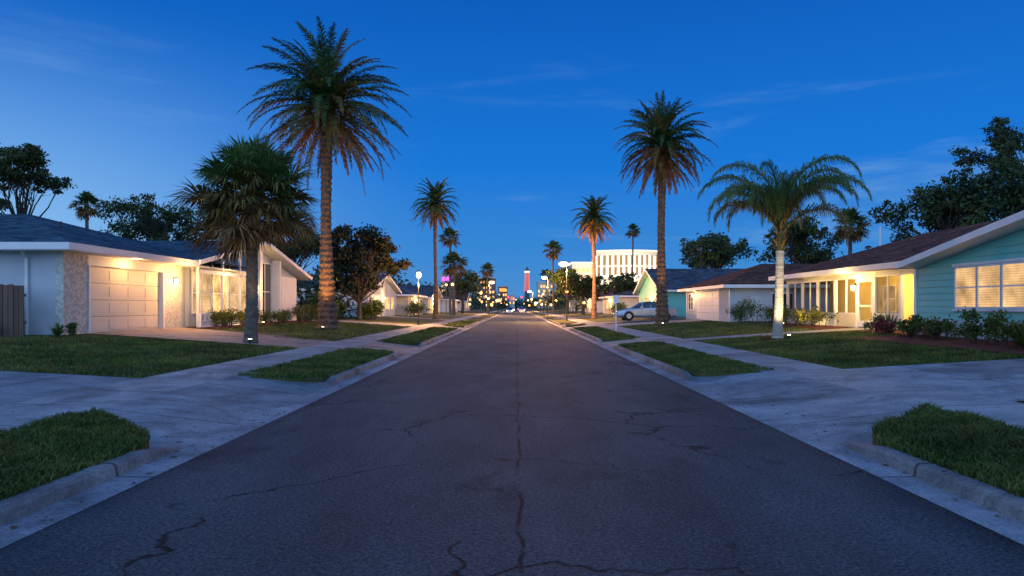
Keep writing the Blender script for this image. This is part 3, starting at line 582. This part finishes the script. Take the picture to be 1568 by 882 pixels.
# ------------------------------------------------------------------ generic houses
def house(name,s,y0,y1,wall,roof,Xf=13,Xb=23,eave=2.8,ridge=4.4,style='hip',gd=None,wins=(),lamp=None,P=60,glow=LITW):
    H=empty(name); b=MB(); b.box(s*Xf,s*Xb,y0,y1,.4,eave-.1,wall); ym=(y0+y1)/2
    if style=='gable':
        for x in(Xf,Xb): b.add([(s*x,y0,eave-.1),(s*x,y1,eave-.1),(s*x,ym,ridge-.25)],[(0,1,2)],wall)
    b.box(s*(Xf-.02),s*Xf,y0-.02,y0+.12,.5,eave-.15,TRIM); b.box(s*(Xf-.02),s*Xf,y1-.12,y1+.02,.5,eave-.15,TRIM)
    xm=s*(Xf+3.2); b.box(xm-.6,xm+.6,y0-.03,y0,1.35,2.3,GLASSD); b.box(xm-.68,xm+.68,y0-.05,y0,1.27,1.35,TRIM); b.box(xm-.68,xm+.68,y0-.05,y0,2.3,2.38,TRIM); b.box(xm-.03,xm+.03,y0-.045,y0-.03,1.35,2.3,TRIM)
    b.obj('walls',H); b=MB(); o=.55; xf,xb,ya,yb=s*(Xf-o),s*(Xb+o),y0-o,y1+o
    if style=='hip':
        hy=(yb-ya)/2; r0=(s*(Xf-o+hy*.75),ym,ridge); r1=(s*(Xb+o-hy*.6),ym,ridge)
        A,B,C,D=(xf,ya,eave),(xf,yb,eave),(xb,yb,eave),(xb,ya,eave)
        b.add([A,B,r0],[(0,1,2)],roof); b.add([A,r0,r1,D],[(0,1,2,3)],roof); b.add([B,C,r1,r0],[(0,1,2,3)],roof); b.add([C,D,r1],[(0,1,2)],roof)
        b.box(min(xf,xb)-.01,max(xf,xb)+.01,ya-.03,yb+.03,eave-.2,eave-.005,TRIM)
    else:
        b.slab([(xf,ya,eave),(xf,ym,ridge),(xb,ym,ridge),(xb,ya,eave)],.18,roof,TRIM); b.slab([(xf,ym,ridge),(xf,yb,eave),(xb,yb,eave),(xb,ym,ridge)],.18,roof,TRIM)
    b.obj('roof',H); b=MB()
    if gd: gdoor(b,-s,s*(Xf-.02),gd[0],gd[1],.62,2.55,TRIM); b.box(s*(Xf-.06),s*(Xf-.02),gd[0]-.1,gd[1]+.1,2.55,2.67,TRIM)
    for w in wins: win(b,-s,s*(Xf-.003),w[0],w[1],1.3,2.45,glow if len(w)<3 else GLASSD,2,2)
    if lamp is not None: wall_lamp(b,-s,s*(Xf-.01),lamp,2.35)
    if b.n: b.obj('windows_and_doors',H)
    if lamp is not None: light('porch_light',(s*(Xf-.6),lamp,2.35),P,parent=H)
    return H
house('brown_roof_garage_house',1,41.5,52,STUC,SHR,13,24,2.85,4.45,'hip',gd=(43.6,49),wins=((50,51.2,0),),lamp=49.6,P=60)
house('teal_gable_house',1,60,72,TEAL,SHG,13,24,3.0,5.2,'gable',wins=((62,64),(66,68)),lamp=65,P=120)
house('bungalow_house',1,84,98,CREAM,SHG,12.5,23,2.9,4.6,'hip',wins=((86,88),(92,94)),lamp=90,P=260,glow=LITW3)
house('bungalow_house',1,110,124,STUC,SHR,12.5,23,2.9,4.8,'gable',wins=((112,114),(118,120)),lamp=116,P=400,glow=LITW3)
house('bungalow_house',1,148,164,CREAM,SHR,12,23,2.9,4.8,'gable',wins=((150,153),(158,161)))
house('blue_roof_house',-1,60,74,STUC,SHB,13,24,3.1,4.7,'gable',gd=(61,65),wins=((68,70),(71,72.5)),lamp=66.6,P=130)
house('bungalow_house',-1,76,88,CREAM,SHB,12,23,2.9,4.7,'hip',wins=((78,80),(83,85)),lamp=81.5,P=300,glow=LITW3)
house('bungalow_house',-1,97,112,CREAM,SHG,12.5,23,2.9,4.8,'gable',wins=((99,101),(106,108)),lamp=103,P=400,glow=LITW3)
house('bungalow_house',-1,124,140,STUC,SHG,12,23,2.9,4.8,'hip',wins=((127,130),(134,137)))
house('bungalow_house',-1,160,176,CREAM,SHR,12,23,2.9,4.8,'gable',wins=((163,166),(170,173)))
# ------------------------------------------------------------------ street lamps
def lamp_post(x,y,h,P,s,arm=.9,gs=1.6,pr=1.0):
    E=empty('street_lamp',(x,y,zg(x))); b=MB(); a=-s*arm
    b.tube([(0,0,0),(0,0,.4),(0,0,.42),(0,0,h-.2),(a*.3,0,h+.1),(a,0,h+.2)],np.array([.11,.1,.065,.05,.04,.035])*pr,8,METAL)
    b.obj('pole',E); b=MB(); b.tube([(a-.02,0,h+.3),(a-.02,0,h+.24),(a-.02,0,h+.16)],np.array([.05,.14,.16])*gs,12,METAL); b.obj('hood',E)
    b=MB(); b.tube([(a-.02,0,h+.16),(a-.02,0,h+.06),(a-.02,0,h-.08),(a-.02,0,h-.2),(a-.02,0,h-.27)],np.array([.12,.19,.20,.13,.03])*gs,12,BULBO); b.obj('globe',E)
    light('street_light',(a-.02,0,h-.75),P,(1,.46,.15),.2,E)
lamp_post(5.0,67,5.6,8500,1,.3,2.3,.8); lamp_post(-7.0,49,3.6,2600,-1,.05,.85,.5); lamp_post(4.9,105,5.9,8000,1,.5,2.2); lamp_post(-4.9,125,5.9,9000,-1,.5,2.4); lamp_post(4.9,200,5.9,16000,1,.9,3)
E=empty('street_sign',(5.5,37.5,zg(5.5))); b=MB(); b.tube([(0,0,0),(0,0,2.0)],[.035,.035],8,TRIM); b.obj('post',E); b=MB(); b.box(-.16,.16,-.05,-.035,1.55,1.95,TRIM); b.obj('plate',E)
def added_uplight(loc,aim,P,sp=55,col=(1,.60,.26)):  # added spotlight with its own fixture, put in to light trunks and shrubs
    E=empty('added_spotlight',(loc[0],loc[1],zg(loc[0])))
    b=MB(); b.tube([(0,0,0),(0,0,.12)],[.015,.015],6,METAL); b.tube([(0,0,.1),(0,0,.22)],[.05,.07],8,METAL); b.tube([(0,0,.222),(0,0,.228)],[.055,.055],8,BULB); b.obj('fixture',E)
    light('added_uplight',(0,0,.3),P,col,.04,E,spot=sp,aim=(0,0,1),blend=.7).rotation_euler=(Vector(aim)-Vector((loc[0],loc[1],zg(loc[0])+.3))).to_track_quat('-Z','Y').to_euler()
added_uplight((9.0,22.5),(9.2,24,2.2),620,70,(1,.74,.38)); added_uplight((-9.0,31.8),(-9.4,34,4.2),1500,55,(1,.48,.14)); added_uplight((12.2,31.2),(13.2,31,1.5),280,110,(1,.62,.15))
added_uplight((8.6,40.0),(9.0,42,7),900,45,(1,.5,.2)); added_uplight((-12.2,33.0),(-13.3,33,1.6),160,120,(1,.6,.15)); added_uplight((-8.1,20.8),(-8.5,22,4.4),130,55,(1,.56,.2))
# ------------------------------------------------------------------ shrubs
S=[((13.2,31.2),.6,.9,LEAF3,1800,2.2),((13.1,34.5),.6,1.0,LEAF3,1300,1.4),((13.0,38.4),.9,1.35,LEAF2,2400,2.4),((12.9,24.2),.35,.7,LEAF2,700,.6),((12.2,21.0),.4,.75,LEAF2,800,.5),
((12.1,19.4),.45,.8,LEAF2,900,.6),((12.0,17.9),.5,.95,LEAF2,1000,.5),((11.9,16.6),.5,1.0,LEAF2,1000,.5),((12.2,22.6),.3,.6,REDL,500,.3),((12.3,20.2),.3,.5,REDL,400,.4),
((-13.2,30.5),.5,.8,LEAF3,1500,1.6),((-13.1,34.0),.5,.85,LEAF3,1600,1.8),((-12.9,37.5),.5,.75,LEAF2,1300,1.5),((-12.8,41.5),.7,1.0,LEAF3,1600,2.0),((-13.2,47),1.2,1.8,LEAF2,2500,2.2),((-11,53),1.2,1.5,LEAF2,2000,2.0),
((-15.6,20.3),.2,.4,LEAF2,250,.3),((-13.3,20.5),.2,.45,LEAF2,250,.25),((-12.6,58),1,1.3,LEAF2,1500,2.5),((11.5,57.5),1,1.3,LEAF2,1500,2),((-11,76),1.2,1.8,LEAF2,1500,4),((11.5,76),1.2,1.6,LEAF2,1500,3)]
for i,(l,r,h,m,n,ly) in enumerate(S): shrub(l,r,h,m,n,.055 if l[1]<45 else .1,seed=100+i,ly=ly)
spiky((12.7,23.2),.75,seed=1); spiky((12.6,21.8),.6,REDL,50,'bromeliad_plant',2); spiky((-10.4,38),1.6,LEAF2,110,'palmetto_plant',3,.05); spiky((-15.2,19.6),.5,seed=4); spiky((-13.5,20.1),.45,LEAF2,40,'agave_plant',5); spiky((11.7,15.6),.8,seed=8,w=.05)
b=MB()
for i in range(30):
    a=i/30*2*math.pi; r=.5+.03*math.sin(i*5); b.box(9.2+r*math.cos(a)-.05,9.2+r*math.cos(a)+.05,24+r*math.sin(a)-.05,24+r*math.sin(a)+.05,zg(9.2)-.05,zg(9.2)+.05,MULCH)
b.add([(9.2+.46*math.cos(k*.5236),24+.46*math.sin(k*.5236),zg(9.2)+.035) for k in range(12)],[tuple(range(12))],MULCH); b.obj('tree_ring',bevel=.01)
# ------------------------------------------------------------------ cars
def car(name,loc,rot,lights=False):
    E=empty(name,loc); E.rotation_euler=(0,0,rot)
    st=[(-2.36,.50,.50,.55),(-2.28,.66,.68,.6),(-1.7,.80,.84,.62),(-1.05,.90,.95,.62),(-.35,.95,1.38,.56),(.25,.96,1.46,.56),(.85,.97,1.42,.56),(1.55,.97,1.08,.58),(1.75,.96,1.02,.6),(2.2,.93,.97,.6),(2.34,.78,.80,.55)]
    V=[];F=[];G=[]; K=11
    for x,zb,zr_,ry in st:
        wd=.90 if abs(x)<2 else .82; half=[(wd-.08,.20),(wd,.42),(wd,zb-.14),(wd-.06,zb),(ry,zr_),(0,zr_+.03)]
        V+= [(x,-y,z) for y,z in half]+[(x,y,z) for y,z in half[:-1][::-1]]
    b=MB()
    for i in range(len(st)-1):
        for j in range(K-1):
            q=(i*K+j,i*K+j+1,(i+1)*K+j+1,(i+1)*K+j)
            cab=2<i<7; glass=(cab and j in(3,6)) or (i in(3,6) and j in(3,4,5,6))
            (G if glass else F).append(q)
    F+=[tuple(range(K))[::-1],tuple((len(st)-1)*K+k for k in range(K))]
    b.add(V,F,PAINT); b.add(V,G,GLASSD); b.obj('body',E)
    b=MB()
    for x in(-.35,.3,.95):
        for s in(-1,1): b.add([(x-.03,s*.845,.97),(x+.03,s*.845,.97),(x+.03,s*.572,1.41),(x-.03,s*.572,1.41)],[(0,1,2,3)],PAINT)
    for s in(-1,1):
        b.box(-.55,-.35,s*.9,s*1.02,.96,1.08,PAINT); b.box(-2.3,2.3,s*.895,s*.905,.24,.30,RUBBER)
        for x in(-.45,.3,1.15): b.box(x,x+.012,s*.9,s*.903,.35,.93,RUBBER)
    b.obj('trim',E)
    b=MB()
    for x in(-1.42,1.42):
        for s in(-1,1):
            b.tube([(x,s*.70,.33),(x,s*.908,.33)],[.385,.385],20,RUBBER); b.tube([(x,s*.72,.32),(x,s*.925,.32)],[.33,.32],20,RUBBER); b.tube([(x,s*.74,.32),(x,s*.932,.32)],[.21,.2],12,RIM)
    b.obj('wheels',E)
    b=MB()
    for s in(-1,1):
        b.box(2.28,2.36,s*.5,s*.8,.68,.82,TAILR if lights else REDL); b.box(-2.36,-2.28,s*.5,s*.78,.54,.66,HEADL if lights else GLASSD)
    b.obj('lamps',E); return E
car('parked_car',(10.25,54.2,zg(10.25)+.03),0)
car('car',(-1.5,165,0),math.pi/2,True); car('car',(-1.4,210,0),math.pi/2,True); car('car',(-1.5,260,0),math.pi/2,True); car('car',(1.6,180,0),-math.pi/2,True); car('car',(1.5,250,0),-math.pi/2,True)
# ------------------------------------------------------------------ distant city
HE=empty('white_hotel_building')
def arc(x0,x1,y0,bulge,n): return [(x0+(x1-x0)*i/n, y0-bulge*math.sin(math.pi*i/n)) for i in range(n+1)]
A=arc(47,84,400,5,36)
def band(b,A,z0,z1,m,off=0,top=True):
    V=[(x,y-off,z) for x,y in A for z in(z0,z1)]; b.add(V,[(2*i,2*i+2,2*i+3,2*i+1) for i in range(len(A)-1)],m)
    if top: b.add([(x,y-off,z1) for x,y in A]+[(A[-1][0],425,z1),(A[0][0],425,z1)],[tuple(range(len(A)+2))],BEIGE)
b=MB(); band(b,A,0,19,BEIGE); band(b,A,20,31.5,HOTW,-1.2,False); band(b,A,19,20,TRIM,.4); band(b,A,31.5,33.6,BEIGE,.3); band(b,A,33.6,34.6,CROWN,.8)
b.box(47,84,402,425,0,31.5,BEIGE)
for i in range(0,37,3):
    x,y=A[i]; b.box(x-.7,x+.7,y-.4,y+.8,20,31.5,TRIM)
band(b,A,24.8,25.8,BEIGE,-.6,False)
b.box(33,46.6,402,425,0,27,BEIGE)
for k in range(5):
    for z in(14,18,22): b.box(34+k*2.5,35.4+k*2.5,401.9,402,z,z+2.2,CITYW)
b.box(32.6,47,401.6,425,27,28,CROWN); b.obj('facade',HE)
for x in(40,54,66,78): light('facade_floodlight',(x,376,17),26000,(1,.74,.44),.5,HE)
E=empty('lit_tower'); b=MB(); b.tube([(8.2,500,0),(8.2,500,14),(8.2,500,14.2),(8.2,500,26),(8.2,500,26.2),(8.2,500,28),(8.2,500,31)],[2.0,1.7,1.6,1.3,1.8,1.8,.2],12,BRK)
for k in range(12):
    a=k*.5236; b.tube([(8.2+1.75*math.cos(a),500+1.75*math.sin(a),13),(8.2+1.4*math.cos(a),500+1.4*math.sin(a),26)],[.25,.25],4,PINK)
b.tube([(8.2,500,26.3),(8.2,500,27.8)],[1.9,1.9],12,CROWN); b.obj('shaft',E)
def block(x0,x1,y,h,m,wm,nx,nz,name='city_building',sign=None):
    E=empty(name); b=MB(); b.box(x0,x1,y,y+18,0,h,m); b.box(x0-.3,x1+.3,y-.3,y+18.3,h,h+.8,BEIGE); w=(x1-x0)/nx
    for i in range(nx):
        for j in range(nz):
            if (i*7+j*5)%4: z=h-(j+1)*3.1; b.box(x0+i*w+w*.2,x0+(i+1)*w-w*.2,y-.05,y-.01,z,z+1.7,wm)
    if sign: b.box(x0+1,x1-1,y-.5,y-.2,h-3,h-1,sign)
    b.obj('facade',E)
block(-24,-13,420,19,BRK,CITYW,6,4); block(-12,-6,460,15,BRK,CITYW,4,3,sign=ORNG); block(14,24,440,17,BEIGE,CITYW,6,4); block(-42,-34,380,19,BEIGE,CITYW,4,4,sign=PURP); block(86,110,430,22,BRK,CITYW,10,5); block(-5,-1,520,10,BEIGE,CITYW,3,2,sign=PINK); block(24,31,380,17,BRK,CITYW,4,4,sign=ORNG)
b=MB(); L=[(-3,260,5.2,TAILR),(2.2,262,5.2,TAILR),(0,420,6,BULBD)]
random.seed(5)
for y in range(90,420,13):
    for s in(-1,1): L.append((s*random.uniform(4.5,11 if y<250 else 16),y+random.uniform(-4,4),random.uniform(2.0,5.2),BULBD if random.random()<.65 else BULBE))
for (x,y,z,m) in L:
    g=.9 if y<160 else 1.7
    b.tube([(x,y,0),(x,y,z-.3)],[.08,.05],5,METAL); b.tube([(x,y,z-.2*g),(x,y,z),(x,y,z+.2*g)],[.1*g,.24*g,.08*g],8,m)
b.obj('distant_street_lamps')
# ------------------------------------------------------------------ world
w=bpy.data.worlds.new('World'); scene.world=w; w.use_nodes=True; t=NT(w.node_tree); t.n.clear()
out=t.new('ShaderNodeOutputWorld'); bg=t.new('ShaderNodeBackground'); t.l.new(bg.outputs[0],out.inputs[0])
g=t.new('ShaderNodeTexCoord').outputs['Generated']; s=t.new('ShaderNodeSeparateXYZ'); t.set(s.inputs[0],g); X,Y,Z=s.outputs
rp=t.new('ShaderNodeValToRGB'); t.set(rp.inputs[0],Z); cr=rp.color_ramp
st=[(0,(.085,.28,.61)),(.08,(.040,.245,.67)),(.2,(.008,.185,.68)),(.42,(.002,.105,.50)),(1,(.002,.08,.38))]
cr.elements[0].position=0; cr.elements[0].color=(*st[0][1],1); cr.elements[1].position=1; cr.elements[1].color=(*st[-1][1],1)
for p,c in st[1:-1]: e_=cr.elements.new(p); e_.color=(*c,1)
col=rp.outputs[0]
fl=t.m('MULTIPLY',t.mr(X,-.1,-.7,0,1,True),t.mr(Z,.38,.02,0,1,True)); col=t.mix(fl,col,(.26,.53,.88))
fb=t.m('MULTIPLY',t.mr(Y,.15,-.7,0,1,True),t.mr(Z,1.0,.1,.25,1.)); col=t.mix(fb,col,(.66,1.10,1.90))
cl=t.noise(t.mapping(g,(1,1,7),(.3,.1,.55)),2.6,7,.6,.3); cf=t.m('MULTIPLY',t.mr(cl,.54,.76,0,.55,True),t.m('MULTIPLY',t.mr(Z,.02,.1),t.mr(Z,.36,.2))); col=t.mix(cf,col,(.20,.40,.74))
sky=t.new('ShaderNodeTexSky',sky_type='NISHITA'); sky.sun_disc=False; sky.sun_elevation=math.radians(-3); sky.sun_rotation=math.radians(230)
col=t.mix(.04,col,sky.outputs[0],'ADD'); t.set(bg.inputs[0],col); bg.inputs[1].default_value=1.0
sl=bpy.data.lights.new('afterglow_sun','SUN'); sl.energy=.2; sl.angle=math.radians(50); sl.color=(.65,.85,1); so=bpy.data.objects.new('afterglow_sun',sl); COL.objects.link(so)
so.rotation_euler=Vector((.5,.75,-.45)).to_track_quat('-Z','Y').to_euler()
# ------------------------------------------------------------------ camera
cd=bpy.data.cameras.new('camera'); cam=bpy.data.objects.new('camera',cd); COL.objects.link(cam)
cam.location=(0,0,1.5); cam.rotation_euler=(math.radians(90),0,0); cd.lens=24; cd.sensor_width=36; cd.shift_y=.0185; cd.shift_x=-.0038; cd.clip_end=6000; cd.clip_start=.05
scene.camera=cam
